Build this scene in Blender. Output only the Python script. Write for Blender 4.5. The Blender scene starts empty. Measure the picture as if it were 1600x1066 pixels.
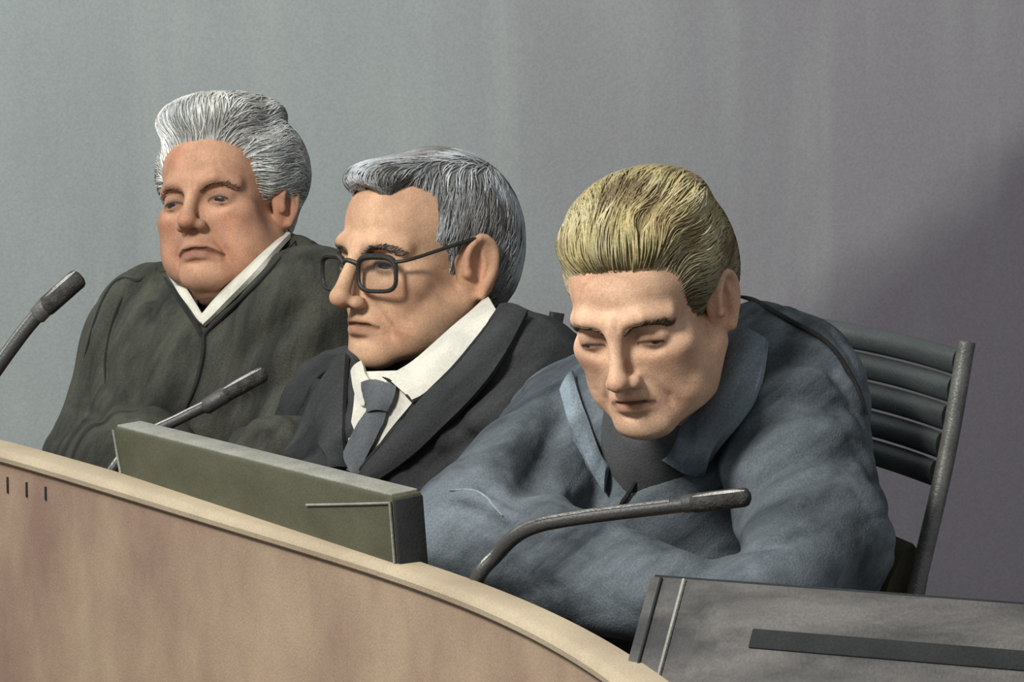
import bpy, math, random
import numpy as np
from mathutils import Vector

random.seed(7); RNG = np.random.default_rng(7)
SC = bpy.context.scene
COL = SC.collection

# ------------------------------------------------------------------ camera, world, lights, exposure
CAM = np.array([0.0, 0.0, 1.63]); PITCH = math.radians(8); FPX = 1600 * 120 / 36
RT = np.array([1.0, 0, 0]); FW = np.array([0, math.cos(PITCH), -math.sin(PITCH)]); UP = np.array([0, math.sin(PITCH), math.cos(PITCH)])
cd = bpy.data.cameras.new('camera'); cam = bpy.data.objects.new('camera', cd); COL.objects.link(cam)
cam.location = CAM; cam.rotation_euler = (math.radians(90) - PITCH, 0, 0)
cd.lens = 120; cd.sensor_width = 36; cd.clip_start = 0.05
SC.camera = cam
w = bpy.data.worlds.new('world'); SC.world = w; w.use_nodes = True
w.node_tree.nodes['Background'].inputs[0].default_value = (0.93, 0.97, 1.0, 1)
w.node_tree.nodes['Background'].inputs[1].default_value = 0.36
SC.view_settings.view_transform = 'Standard'; SC.view_settings.look = 'None'
SC.view_settings.exposure = 0.0; SC.view_settings.gamma = 1.0; SC.view_settings.use_curve_mapping = False

def area(name, loc, target, size, power, col):
    l = bpy.data.lights.new(name, 'AREA'); l.shape = 'RECTANGLE'; l.size, l.size_y = size; l.energy = power; l.color = col
    o = bpy.data.objects.new(name, l); COL.objects.link(o); o.location = loc
    o.rotation_euler = (Vector(target) - Vector(loc)).to_track_quat('-Z', 'Y').to_euler()
    return o
area('ceiling_panel_light', (-1.5, 1.55, 3.05), (0.0, 3.7, 1.1), (0.6, 0.6), 112, (1.0, 0.975, 0.93))
area('added_wall_wash', (-1.9, 3.7, 2.6), (-1.0, 5.04, 1.0), (1.2, 0.4), 20, (0.95, 1.0, 0.98))  # added lamp to brighten the left of the wall, no known fixture

# ------------------------------------------------------------------ helpers
def W(px, py, d):
    """world point seen at photo position (px, py) at depth d metres"""
    return CAM + d * (FW + RT * (px - 800) / FPX + UP * (533 - py) / FPX)
def rot(y, p, r):
    y, p, r = np.radians([y, p, r])
    Z = np.array([[np.cos(y), -np.sin(y), 0], [np.sin(y), np.cos(y), 0], [0, 0, 1]])
    X = np.array([[1, 0, 0], [0, np.cos(p), -np.sin(p)], [0, np.sin(p), np.cos(p)]])
    Y = np.array([[np.cos(r), 0, np.sin(r)], [0, 1, 0], [-np.sin(r), 0, np.cos(r)]])
    return Z @ X @ Y
def lin(c):
    c = np.array(c, float) / 255.0
    return np.where(c <= 0.04045, c / 12.92, ((c + 0.055) / 1.055) ** 2.4)

MATS = {}
def mat(name, c0, c1=None, scale=9.0, stretch=(1, 1, 1), rough=0.85, attr=False, grain=0.16, bump=0.25, metallic=0.0, detail=5.0, spec=0.3, gscale=420.0, lo=0.35, hi=0.68, turn=None):
    """chalky material: two pigments mottled by stretched noise, a fine paper-like grain and a little relief"""
    m = bpy.data.materials.new(name); m.use_nodes = True; nt = m.node_tree; N = nt.nodes; L = nt.links
    b = N['Principled BSDF']; b.inputs['Roughness'].default_value = rough; b.inputs['Metallic'].default_value = metallic
    b.inputs['Specular IOR Level'].default_value = spec
    tc = N.new('ShaderNodeTexCoord'); mp = N.new('ShaderNodeMapping'); mp.inputs['Scale'].default_value = stretch
    if turn is not None: mp.vector_type = 'TEXTURE'; mp.inputs['Rotation'].default_value = [math.radians(a) for a in turn]
    L.new(tc.outputs['Object'], mp.inputs['Vector'])
    n1 = N.new('ShaderNodeTexNoise'); n1.inputs['Scale'].default_value = scale; n1.inputs['Detail'].default_value = detail; n1.inputs['Roughness'].default_value = 0.6
    L.new(mp.outputs[0], n1.inputs['Vector'])
    rp = N.new('ShaderNodeMapRange'); rp.inputs[1].default_value = lo; rp.inputs[2].default_value = hi
    L.new(n1.outputs['Fac'], rp.inputs[0])
    mix = N.new('ShaderNodeMix'); mix.data_type = 'RGBA'
    L.new(rp.outputs[0], mix.inputs['Factor'])
    c1 = c0 if c1 is None else c1
    if attr:
        at = N.new('ShaderNodeAttribute'); at.attribute_name = 'Col'
        mul = []
        for k, c in ((6, c0), (7, c1)):
            mm = N.new('ShaderNodeMix'); mm.data_type = 'RGBA'; mm.blend_type = 'MULTIPLY'; mm.inputs['Factor'].default_value = 1
            L.new(at.outputs['Color'], mm.inputs[6]); mm.inputs[7].default_value = (*c, 1)
            L.new(mm.outputs[2], mix.inputs[k])
    else:
        mix.inputs[6].default_value = (*lin(c0), 1); mix.inputs[7].default_value = (*lin(c1), 1)
    n2 = N.new('ShaderNodeTexNoise'); n2.inputs['Scale'].default_value = gscale; n2.inputs['Detail'].default_value = 2
    L.new(tc.outputs['Object'], n2.inputs['Vector'])
    r2 = N.new('ShaderNodeMapRange'); r2.inputs[1].default_value = 0.3; r2.inputs[2].default_value = 0.7
    r2.inputs[3].default_value = 1 - grain; r2.inputs[4].default_value = 1 + grain
    L.new(n2.outputs['Fac'], r2.inputs[0])
    g = N.new('ShaderNodeVectorMath'); g.operation = 'SCALE'
    L.new(mix.outputs[2], g.inputs[0]); L.new(r2.outputs[0], g.inputs['Scale'])
    L.new(g.outputs[0], b.inputs['Base Color'])
    bp = N.new('ShaderNodeBump'); bp.inputs['Strength'].default_value = bump; bp.inputs['Distance'].default_value = 0.002
    L.new(n2.outputs['Fac'], bp.inputs['Height']); L.new(bp.outputs[0], b.inputs['Normal'])
    MATS[name] = m
    return m

def new_obj(name, mesh, m=None, parent=None):
    o = bpy.data.objects.new(name, mesh); COL.objects.link(o)
    if m is not None: mesh.materials.append(m)
    if parent is not None: o.parent = parent
    return o
def tag(o, label, cat, group=None):
    o['label'] = label; o['category'] = cat
    if group: o['group'] = group
    return o
def empty(name, loc, label=None, cat=None, group=None):
    o = bpy.data.objects.new(name, None); COL.objects.link(o); o.location = loc; o.empty_display_size = 0.05
    if label: tag(o, label, cat, group)
    return o

class MB:
    """collects verts/faces in WORLD space, links them as one mesh (origin at its parent's base or given point)"""
    def __init__(s): s.v = []; s.f = []; s.c = []
    def add(s, vs, fs, col=(1, 1, 1)):
        o = len(s.v); s.v += [tuple(v) for v in vs]; s.f += [tuple(i + o for i in f) for f in fs]; s.c += [col] * len(vs); return s
    def box(s, c, size, R=np.eye(3), bev=0.0, taper=(1, 1)):
        """box with chamfered edges; taper scales the +z end in x,y"""
        c = np.array(c, float); h = np.array(size, float) / 2; b = min(bev, h.min() * 0.95)
        if b <= 0:
            P = [(sx, sy, sz) for sz in (-1, 1) for sy in (-1, 1) for sx in (-1, 1)]
            vs = []
            for sx, sy, sz in P:
                t = taper if sz > 0 else (1, 1)
                vs.append(c + R @ np.array([sx * h[0] * t[0], sy * h[1] * t[1], sz * h[2]]))
            return s.add(vs, [(0, 2, 3, 1), (4, 5, 7, 6), (0, 1, 5, 4), (2, 6, 7, 3), (0, 4, 6, 2), (1, 3, 7, 5)])
        rings = []
        def ring(z, ix, t):
            x, y = (h[0] - ix) * t[0], (h[1] - ix) * t[1]; q = max(b - ix, 1e-5)
            pts = []
            for cx, cy, a0 in ((1, 1, 0), (-1, 1, 90), (-1, -1, 180), (1, -1, 270)):
                for a in (0, 45, 90):
                    a = math.radians(a0 + a)
                    pts.append((cx * (x - q) + q * math.cos(a), cy * (y - q) + q * math.sin(a), z))
            return pts
        for z, ix, t in ((-h[2], b, (1, 1)), (-h[2] + b * 0.29, b * 0.29, (1, 1)), (-h[2] + b, 0, (1, 1)), (h[2] - b, 0, taper), (h[2] - b * 0.29, b * 0.29, taper), (h[2], b, taper)):
            rings.append(ring(z, ix, t))
        vs = [c + R @ np.array(p) for r in rings for p in r]; n = 12; fs = []
        for i in range(5):
            for j in range(n):
                fs.append((i * n + j, i * n + (j + 1) % n, (i + 1) * n + (j + 1) % n, (i + 1) * n + j))
        fs.append(tuple(range(n - 1, -1, -1))); fs.append(tuple(5 * n + j for j in range(n)))
        return s.add(vs, fs)
    def tube(s, pts, rad, n=10, col=(1, 1, 1), squash=None, caps=True):
        pts = np.array(pts, float); m = len(pts); rad = np.broadcast_to(np.array(rad, float), (m,))
        T = np.gradient(pts, axis=0); T /= np.linalg.norm(T, axis=1)[:, None] + 1e-12
        a = np.array([0, 0, 1.0]) if abs(T[0][2]) < 0.9 else np.array([1.0, 0, 0])
        u = np.cross(T[0], a); u /= np.linalg.norm(u); vs = []
        for i in range(m):
            u = u - T[i] * (u @ T[i]); u /= np.linalg.norm(u) + 1e-12; v = np.cross(T[i], u)
            for j in range(n):
                t = 2 * math.pi * j / n
                vs.append(pts[i] + rad[i] * (u * math.cos(t) + v * math.sin(t) * (squash or 1)))
        fs = [(i * n + j, i * n + (j + 1) % n, (i + 1) * n + (j + 1) % n, (i + 1) * n + j) for i in range(m - 1) for j in range(n)]
        if caps: fs += [tuple(range(n - 1, -1, -1)), tuple((m - 1) * n + j for j in range(n))]
        return s.add(vs, fs, col)
    def grid(s, P, col=(1, 1, 1)):
        a, b = len(P), len(P[0])
        return s.add([p for r in P for p in r], [(i * b + j, i * b + j + 1, (i + 1) * b + j + 1, (i + 1) * b + j) for i in range(a - 1) for j in range(b - 1)], col)
    def build(s, name, m, parent=None, smooth=True, color=False, org=None, angle=40):
        me = bpy.data.meshes.new(name)
        o0 = np.array(parent.matrix_world.translation if False else (org if org is not None else (PORG.get(parent.name, (0, 0, 0)) if parent is not None else (0, 0, 0))), float)
        v = np.array(s.v, float) - o0
        me.from_pydata([tuple(x) for x in v], [], s.f)
        if color:
            ca = me.color_attributes.new('Col', 'FLOAT_COLOR', 'POINT')
            c = np.ones((len(s.v), 4), np.float32); c[:, :3] = np.array(s.c, np.float32); ca.data.foreach_set('color', c.ravel())
        if smooth:
            me.polygons.foreach_set('use_smooth', [True] * len(me.polygons))
            try: me.set_sharp_from_angle(angle=math.radians(angle))
            except Exception: pass
        me.update()
        o = new_obj(name, me, m, parent)
        if parent is None: o.location = o0
        else: PORG[o.name] = o0
        return o
PORG = {}
def thing(name, loc, label, cat, group=None):
    e = empty(name, loc, label, cat, group); PORG[e.name] = np.array(loc, float); return e
def spline(pts, n=24):
    P = np.array(pts, float); m = len(P)
    if m < 3: return np.array([P[0] + (P[-1] - P[0]) * t for t in np.linspace(0, 1, n)])
    Q = np.vstack([2 * P[0] - P[1], P, 2 * P[-1] - P[-2]]); out = []
    for t in np.linspace(0, m - 1 - 1e-9, n):
        i = int(t); u = t - i; a, b, c, d = Q[i:i + 4]
        out.append(0.5 * ((2 * b) + (c - a) * u + (2 * a - 5 * b + 4 * c - d) * u * u + (3 * b - a - 3 * c + d) * u ** 3))
    return np.array(out)
def interp_xy(pts, n=60):
    return spline(pts, n)

# ------------------------------------------------------------------ implicit surfaces: smooth fields, meshed by surface nets
class Field:
    def __init__(s, lo, hi, h):
        s.lo = np.array(lo, np.float32); s.h = h
        s.n = np.ceil((np.array(hi) - s.lo) / h).astype(int) + 1
        s.ax = [(s.lo[i] + h * np.arange(s.n[i])).astype(np.float32) for i in range(3)]
        s.D = np.full(s.n, 0.5, np.float32)
    def _sl(s, lo, hi):
        a = np.clip(np.floor((np.array(lo) - s.lo) / s.h).astype(int), 0, s.n); b = np.clip(np.ceil((np.array(hi) - s.lo) / s.h).astype(int) + 1, 0, s.n)
        if (b <= a).any(): return None, None
        sl = tuple(slice(a[i], b[i]) for i in range(3))
        return sl, (s.ax[0][sl[0]][:, None, None], s.ax[1][sl[1]][None, :, None], s.ax[2][sl[2]][None, None, :])
    def add(s, prim, k=0.0):
        fn, lo, hi = prim; sl, g = s._sl(np.array(lo) - k - 2 * s.h, np.array(hi) + k + 2 * s.h)
        if sl is None: return s
        d = fn(*g); D = s.D[sl]
        if k > 0:
            q = np.maximum(k - np.abs(D - d), 0) / k; s.D[sl] = np.minimum(D, d) - q * q * k * 0.25
        else: s.D[sl] = np.minimum(D, d)
        return s
    def sub(s, prim, k=0.0):
        fn, lo, hi = prim; sl, g = s._sl(np.array(lo) - k - 2 * s.h, np.array(hi) + k + 2 * s.h)
        if sl is None: return s
        d = -fn(*g); D = s.D[sl]
        if k > 0:
            q = np.maximum(k - np.abs(D - d), 0) / k; s.D[sl] = np.maximum(D, d) + q * q * k * 0.25
        else: s.D[sl] = np.maximum(D, d)
        return s
    def stroke(s, pts, r, amp):
        """amp > 0 carves a soft groove along pts, amp < 0 raises a ridge; fades at both ends"""
        pts = np.array(pts, float)
        fn, lo, hi = poly(pts, 0.0, True); sl, g = s._sl(pts.min(0) - 2.6 * r, pts.max(0) + 2.6 * r)
        if sl is None: return s
        d, t = fn(*g)
        fade = np.clip(np.minimum(t, 1 - t) * 4, 0, 1) * 0.75 + 0.25
        s.D[sl] += (amp * np.exp(-(d / r) ** 2) * fade).astype(np.float32)
        return s
    def ripple(s, waves, seed=0):
        """cloth wrinkles: warped waves (direction, wavelength, amplitude), sharpened into creases"""
        x, y, z = s.ax[0][:, None, None], s.ax[1][None, :, None], s.ax[2][None, None, :]
        wx = np.sin(x * 17 + z * 11 + seed) + np.sin(y * 23 - z * 14 + 2 * seed); wz = np.sin(y * 19 + x * 13 + seed) + np.sin(z * 9 - x * 21)
        band = np.abs(s.D) < .03
        acc = 0
        for d, wl, amp in waves:
            d = np.array(d, float); d = (d / np.linalg.norm(d) * 2 * math.pi / wl).astype(np.float32)
            q = np.sin(x * d[0] + y * d[1] + z * d[2] + 1.3 * wx + 1.1 * wz)
            acc = acc + amp * (1 - 2 * np.sqrt(np.abs(q)))* (.55 + .45 * np.sin(wx * 1.3 + wz))
        s.D += np.where(band, acc, 0).astype(np.float32); return s
    def bump(s, c, r, amp):
        c = np.array(c, float); r = np.broadcast_to(np.array(r, float), (3,)); sl, g = s._sl(c - 2.6 * r, c + 2.6 * r)
        if sl is None: return s
        q = sum(((g[i] - c[i]) / r[i]) ** 2 for i in range(3)); s.D[sl] -= (amp * np.exp(-q)).astype(np.float32)
        return s
    def sample(s, P):
        q = (np.asarray(P, float) - s.lo) / s.h; q = np.clip(q, 0, s.n - 1.001); i = q.astype(int); f = q - i; D = s.D
        out = 0
        for a in (0, 1):
            for b in (0, 1):
                for c in (0, 1):
                    wgt = (f[:, 0] if a else 1 - f[:, 0]) * (f[:, 1] if b else 1 - f[:, 1]) * (f[:, 2] if c else 1 - f[:, 2])
                    out = out + wgt * D[i[:, 0] + a, i[:, 1] + b, i[:, 2] + c]
        return out
    def grad(s, P):
        e = s.h; P = np.asarray(P, float)
        g = np.stack([s.sample(P + e * np.eye(3)[k]) - s.sample(P - e * np.eye(3)[k]) for k in range(3)], 1)
        return g / (np.linalg.norm(g, axis=1)[:, None] + 1e-9)
    def project(s, P, off=0.0, it=4):
        P = np.array(P, float)
        for _ in range(it): P = P - s.grad(P) * (s.sample(P) - off)[:, None]
        return P
    def cast(s, px, py, off=0.0, d0=2.2, d1=5.0):
        ds = np.arange(d0, d1, s.h * 0.5); P = np.array([W(px, py, d) for d in (d0, d1)]); Q = P[0] + (P[1] - P[0]) * ((ds - d0) / (d1 - d0))[:, None]
        v = s.sample(Q) - off
        inside = ((Q > s.lo) & (Q < s.lo + s.h * (s.n - 1))).all(1)
        k = np.where((v < 0) & inside)[0]
        if len(k) == 0:
            vv = np.where(inside, v, 9); return Q[int(np.argmin(vv))]
        return Q[max(k[0], 1)]
    def casts(s, pix, off=0.0): return np.array([s.cast(x, y, off) for x, y in pix])
    def mesh(s, it=2):
        D = s.D; S = D < 0
        A = np.zeros(s.n - 1, np.int8)
        for a in (0, 1):
            for b in (0, 1):
                for c in (0, 1):
                    A += S[a:s.n[0] - 1 + a, b:s.n[1] - 1 + b, c:s.n[2] - 1 + c]
        act = np.argwhere((A > 0) & (A < 8)); idx = np.full(s.n - 1, -1, np.int32); idx[tuple(act.T)] = np.arange(len(act))
        acc = np.zeros((len(act), 3)); cnt = np.zeros(len(act))
        cs = [(a, b, c) for a in (0, 1) for b in (0, 1) for c in (0, 1)]
        val = {c: D[act[:, 0] + c[0], act[:, 1] + c[1], act[:, 2] + c[2]] for c in cs}
        for c in cs:
            for ax in range(3):
                if c[ax] == 0:
                    e = list(c); e[ax] = 1; e = tuple(e); v0, v1 = val[c], val[e]; m = (v0 < 0) != (v1 < 0)
                    t = np.where(m, v0 / np.where(v0 == v1, 1, v0 - v1), 0); p = np.array(c, float)[None].repeat(len(act), 0); p[:, ax] = t
                    acc[m] += p[m]; cnt[m] += 1
        V = s.lo + s.h * (act + acc / cnt[:, None])
        Fq = []
        for ax in range(3):
            b, c = [(1, 2), (2, 0), (0, 1)][ax]
            s0 = [slice(None)] * 3; s1 = [slice(None)] * 3; s0[ax] = slice(0, s.n[ax] - 1); s1[ax] = slice(1, s.n[ax])
            E = np.argwhere(S[tuple(s0)] != S[tuple(s1)])
            E = E[(E[:, b] > 0) & (E[:, c] > 0) & (E[:, b] < s.n[b] - 1) & (E[:, c] < s.n[c] - 1)]
            flip = S[tuple(E.T)]
            def cell(db, dc):
                q = E.copy(); q[:, b] -= db; q[:, c] -= dc; return idx[tuple(q.T)]
            q = np.stack([cell(1, 1), cell(0, 1), cell(0, 0), cell(1, 0)], 1)
            q[~flip] = q[~flip][:, ::-1]; Fq.append(q)
        Fq = np.concatenate(Fq); Fq = Fq[(Fq >= 0).all(1)]
        for _ in range(it): V = V - s.grad(V) * s.sample(V)[:, None] * 0.8
        return V, Fq

def ell(c, r, R=None):
    c = np.array(c, float); r = np.broadcast_to(np.array(r, float), (3,)).astype(float); Rm = np.eye(3) if R is None else np.array(R, float)
    ext = np.sqrt(((Rm * r) ** 2).sum(1))
    def fn(x, y, z):
        x = x - c[0]; y = y - c[1]; z = z - c[2]
        q = [Rm[0, i] * x + Rm[1, i] * y + Rm[2, i] * z for i in range(3)] if R is not None else [x, y, z]
        k0 = np.sqrt(sum((q[i] / r[i]) ** 2 for i in range(3))); k1 = np.sqrt(sum((q[i] / r[i] ** 2) ** 2 for i in range(3))) + 1e-6
        return k0 * (k0 - 1) / k1
    return fn, c - ext, c + ext
def poly(pts, rad, want_t=False):
    pts = np.array(pts, float); rad = np.broadcast_to(np.array(rad, float), (len(pts),)); m = len(pts)
    L = np.r_[0, np.cumsum(np.linalg.norm(np.diff(pts, axis=0), axis=1))]; L = L / (L[-1] + 1e-9)
    def fn(x, y, z):
        best = None; bt = None
        for i in range(m - 1):
            a, d = pts[i], pts[i + 1] - pts[i]; dd = d @ d + 1e-12
            t = np.clip(((x - a[0]) * d[0] + (y - a[1]) * d[1] + (z - a[2]) * d[2]) / dd, 0, 1)
            q = np.sqrt((x - a[0] - t * d[0]) ** 2 + (y - a[1] - t * d[1]) ** 2 + (z - a[2] - t * d[2]) ** 2) - (rad[i] + (rad[i + 1] - rad[i]) * t)
            tt = L[i] + (L[i + 1] - L[i]) * t
            if best is None: best, bt = q, tt
            else:
                if want_t: bt = np.where(q < best, tt, bt)
                best = np.minimum(best, q)
        return (best, bt) if want_t else best
    r = rad.max()
    return fn, pts.min(0) - r, pts.max(0) + r
def half(axis, sign, val, lo, hi):
    """half space: inside where sign*(p[axis]-val) < 0, limited to lo..hi"""
    def fn(x, y, z): return np.float32(sign) * ((x, y, z)[axis] - val) + 0 * (x + y + z)
    return fn, lo, hi

def mesh_obj(name, V, Fq, m, parent, cols=None, Mx=None):
    """one smooth mesh from arrays; Mx = (R, T, scale) from local to world; stored relative to the parent's base"""
    if Mx is not None: V = (V @ Mx[0].T) * Mx[2] + Mx[1]
    o0 = PORG[parent.name] if parent is not None else np.zeros(3)
    V = V - o0
    me = bpy.data.meshes.new(name); me.vertices.add(len(V)); me.vertices.foreach_set('co', V.astype(np.float32).ravel())
    me.loops.add(Fq.size); me.loops.foreach_set('vertex_index', Fq.astype(np.int32).ravel())
    me.polygons.add(len(Fq)); me.polygons.foreach_set('loop_start', np.arange(0, Fq.size, 4, dtype=np.int32))
    me.polygons.foreach_set('loop_total', np.full(len(Fq), 4, np.int32)) if False else None
    me.polygons.foreach_set('use_smooth', np.ones(len(Fq), bool))
    me.update(calc_edges=True); me.validate()
    if cols is not None:
        ca = me.color_attributes.new('Col', 'FLOAT_COLOR', 'POINT'); c = np.ones((len(V), 4), np.float32); c[:, :3] = cols; ca.data.foreach_set('color', c.ravel())
    o = new_obj(name, me, m, parent); PORG[o.name] = o0
    return o
def join_arrays(parts):
    V = []; Fq = []; C = []; n = 0
    for v, f, c in parts:
        V.append(v); Fq.append(f + n); C.append(c); n += len(v)
    return np.concatenate(V), np.concatenate(Fq), np.concatenate(C)

# ------------------------------------------------------------------ materials
M_skin = mat('skin', (0.84, 0.82, 0.79), (1.16, 1.16, 1.12), scale=34, stretch=(1, 1, 1), rough=0.75, attr=True, grain=0.13, bump=0.12, gscale=520)
M_hair = mat('hair', (0.85, 0.85, 0.85), (1.12, 1.12, 1.12), scale=60, rough=0.7, attr=True, grain=0.18, bump=0.15)
M_wall = mat('wall_plaster', (157, 164, 162), (140, 147, 147), scale=1.5, stretch=(1.6, 1, 0.5), rough=0.95, grain=0.07, bump=0.15, gscale=260)
M_bench = mat('bench_wood', (132, 108, 95), (172, 152, 126), scale=3.6, stretch=(1.3, 1.0, 0.75), rough=0.85, grain=0.10, bump=0.2, detail=6)
M_ledge = mat('bench_ledge', (184, 170, 144), (158, 143, 120), scale=5, rough=0.7, grain=0.1, bump=0.2)
M_desk = mat('desk_wood', (46, 46, 42), (38, 38, 36), scale=5, rough=0.8)
M_floor = mat('carpet', (84, 78, 74), (70, 66, 66), scale=8, rough=1.0)
M_robe1 = mat('robe_olive_black', (38, 39, 35), (78, 79, 68), scale=22, stretch=(1.0, 1.5, 7.0), turn=(0, 18, 0), rough=0.9, grain=0.22, bump=0.4)
M_robe2 = mat('robe_black', (28, 30, 32), (60, 62, 62), scale=22, stretch=(6.0, 2.0, 1.0), turn=(0, -42, 0), rough=0.9, grain=0.22, bump=0.4)
M_jacket = mat('jacket_denim', (50, 56, 60), (112, 121, 127), scale=20, stretch=(6.0, 2.0, 1.0), turn=(0, -38, 0), rough=0.9, grain=0.18, bump=0.4)  # diagonal streaks paint the light and dark of folds into the cloth
M_collar = mat('jacket_collar', (80, 91, 99), (138, 151, 160), scale=26, stretch=(1.0, 2.0, 6.0), turn=(0, 30, 0), rough=0.9, grain=0.18, bump=0.4)
M_tee = mat('tee_grey', (74, 76, 76), (88, 90, 90), scale=20, rough=0.95)
M_shirt = mat('shirt_white', (214, 210, 196), (186, 184, 174), scale=18, rough=0.9, grain=0.08)
M_tie = mat('tie_grey', (76, 80, 84), (98, 102, 104), scale=26, stretch=(1, 1, 0.5), rough=0.7)
M_seam = mat('seam_black', (34, 35, 35), (44, 44, 42), scale=30, rough=0.95)
M_pale_line = mat('pale_line', (150, 160, 164), (120, 130, 134), scale=30, rough=0.9)
M_black = mat('black_plastic', (52, 52, 51), (66, 66, 64), scale=20, rough=0.5, spec=0.5)
M_grille = mat('mic_foam', (44, 44, 42), (76, 75, 70), scale=90, rough=0.9, bump=0.8)
M_steel = mat('brushed_metal_glint', (120, 121, 116), (90, 90, 88), scale=30, rough=0.45, metallic=0.4, spec=0.5)
M_highlight = mat('edge_highlight', (150, 151, 142), (128, 128, 118), scale=24, rough=0.6)
M_mon1 = mat('monitor_olive', (84, 84, 66), (70, 70, 54), scale=9, stretch=(1, 1, 2), rough=0.7, grain=0.12)
M_mon2 = mat('monitor_grey', (102, 99, 96), (56, 57, 57), scale=7, stretch=(0.35, 1.5, 2.5), rough=0.7, grain=0.14, lo=.40, hi=.62)
M_vent = mat('vent_dark', (36, 39, 39), (46, 48, 48), scale=20, rough=0.9)
M_chair = mat('chair_vinyl', (50, 54, 54), (72, 78, 78), scale=9, stretch=(0.5, 1, 2), rough=0.45, grain=0.14, spec=0.5)
M_chairpad = mat('chair_pad', (74, 70, 52), (60, 58, 48), scale=12, rough=0.85)
M_frame = mat('spectacle_frame', (28, 27, 24), (40, 38, 34), scale=40, rough=0.5, spec=0.5)
M_eye = mat('eye', (1, 1, 1), (1, 1, 1), scale=10, rough=0.3, attr=True, grain=0.03, bump=0.0, spec=0.5)
M_trouser = mat('trousers', (48, 48, 50), (58, 58, 60), scale=16, rough=0.95)
M_shoe = mat('shoe_leather', (34, 32, 30), (44, 42, 40), scale=16, rough=0.5)
def glass():
    m = bpy.data.materials.new('lens_glass'); m.use_nodes = True; nt = m.node_tree; nt.nodes.clear()
    o = nt.nodes.new('ShaderNodeOutputMaterial'); mx = nt.nodes.new('ShaderNodeMixShader'); t = nt.nodes.new('ShaderNodeBsdfTransparent'); g = nt.nodes.new('ShaderNodeBsdfGlossy')
    t.inputs['Color'].default_value = (0.95, 0.97, 0.97, 1); g.inputs['Roughness'].default_value = 0.05; mx.inputs[0].default_value = 0.05
    nt.links.new(t.outputs[0], mx.inputs[1]); nt.links.new(g.outputs[0], mx.inputs[2]); nt.links.new(mx.outputs[0], o.inputs[0])
    return m
M_glass = glass()

# ------------------------------------------------------------------ setting
DESK = 0.90; DAIS = 0.16; LEDGE = 1.0
def struct(o): o['kind'] = 'structure'; return o
mb = MB(); mb.box((0.2, 3.0, -0.05), (9.0, 9.0, 0.1)); struct(mb.build('floor', M_floor, smooth=False))
def wall_pigments_shadow(m):
    """sage chalk shifting to mauve, with vertical strokes and a shadow at right painted in as dark mauve"""
    nt = m.node_tree; N = nt.nodes; L = nt.links
    g = next(n for n in N if n.type == 'VECT_MATH'); src = g.inputs[0].links[0].from_socket
    tc = next(n for n in N if n.type == 'TEX_COORD'); sp = N.new('ShaderNodeSeparateXYZ'); L.new(tc.outputs['Object'], sp.inputs[0])
    nz = N.new('ShaderNodeTexNoise'); nz.inputs['Scale'].default_value = 2.6; nz.inputs['Detail'].default_value = 4; L.new(tc.outputs['Object'], nz.inputs['Vector'])
    def math_(op, a, b):
        n = N.new('ShaderNodeMath'); n.operation = op
        for k, v in ((0, a), (1, b)):
            if isinstance(v, (int, float)): n.inputs[k].default_value = v
            else: L.new(v, n.inputs[k])
        return n.outputs[0]
    def ramp(v, a, b):
        n = N.new('ShaderNodeMapRange'); n.interpolation_type = 'SMOOTHSTEP'; n.inputs[1].default_value = a; n.inputs[2].default_value = b; L.new(v, n.inputs[0]); return n.outputs[0]
    def blend(f, a, col):
        n = N.new('ShaderNodeMix'); n.data_type = 'RGBA'; L.new(f, n.inputs['Factor']); L.new(a, n.inputs[6]); n.inputs[7].default_value = (*lin(col), 1); return n.outputs[2]
    wob = math_('MULTIPLY', math_('SUBTRACT', nz.outputs['Fac'], .5), .9)
    c = blend(math_('MULTIPLY', ramp(math_('ADD', sp.outputs['X'], wob), -.25, .55), .9), src, (144, 140, 145))
    st = N.new('ShaderNodeTexNoise'); mp = N.new('ShaderNodeMapping'); mp.inputs['Scale'].default_value = (9, 1, 1.1); L.new(tc.outputs['Object'], mp.inputs[0]); L.new(mp.outputs[0], st.inputs['Vector']); st.inputs['Scale'].default_value = 1.5; st.inputs['Detail'].default_value = 3
    c = blend(math_('MULTIPLY', ramp(st.outputs['Fac'], .46, .80), .40), c, (170, 176, 172))
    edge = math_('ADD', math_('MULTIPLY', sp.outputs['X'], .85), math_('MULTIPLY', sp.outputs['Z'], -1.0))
    c = blend(math_('MULTIPLY', ramp(math_('ADD', edge, math_('MULTIPLY', wob, .28)), -.66, -.50), .8), c, (98, 93, 102))  # wall shadow at right, painted into the colour
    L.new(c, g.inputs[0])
wall_pigments_shadow(M_wall)
mb = MB(); mb.box((0.2, 5.1, 1.55), (9.0, 0.12, 3.1)); struct(mb.build('wall_back', M_wall, smooth=False))

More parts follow.
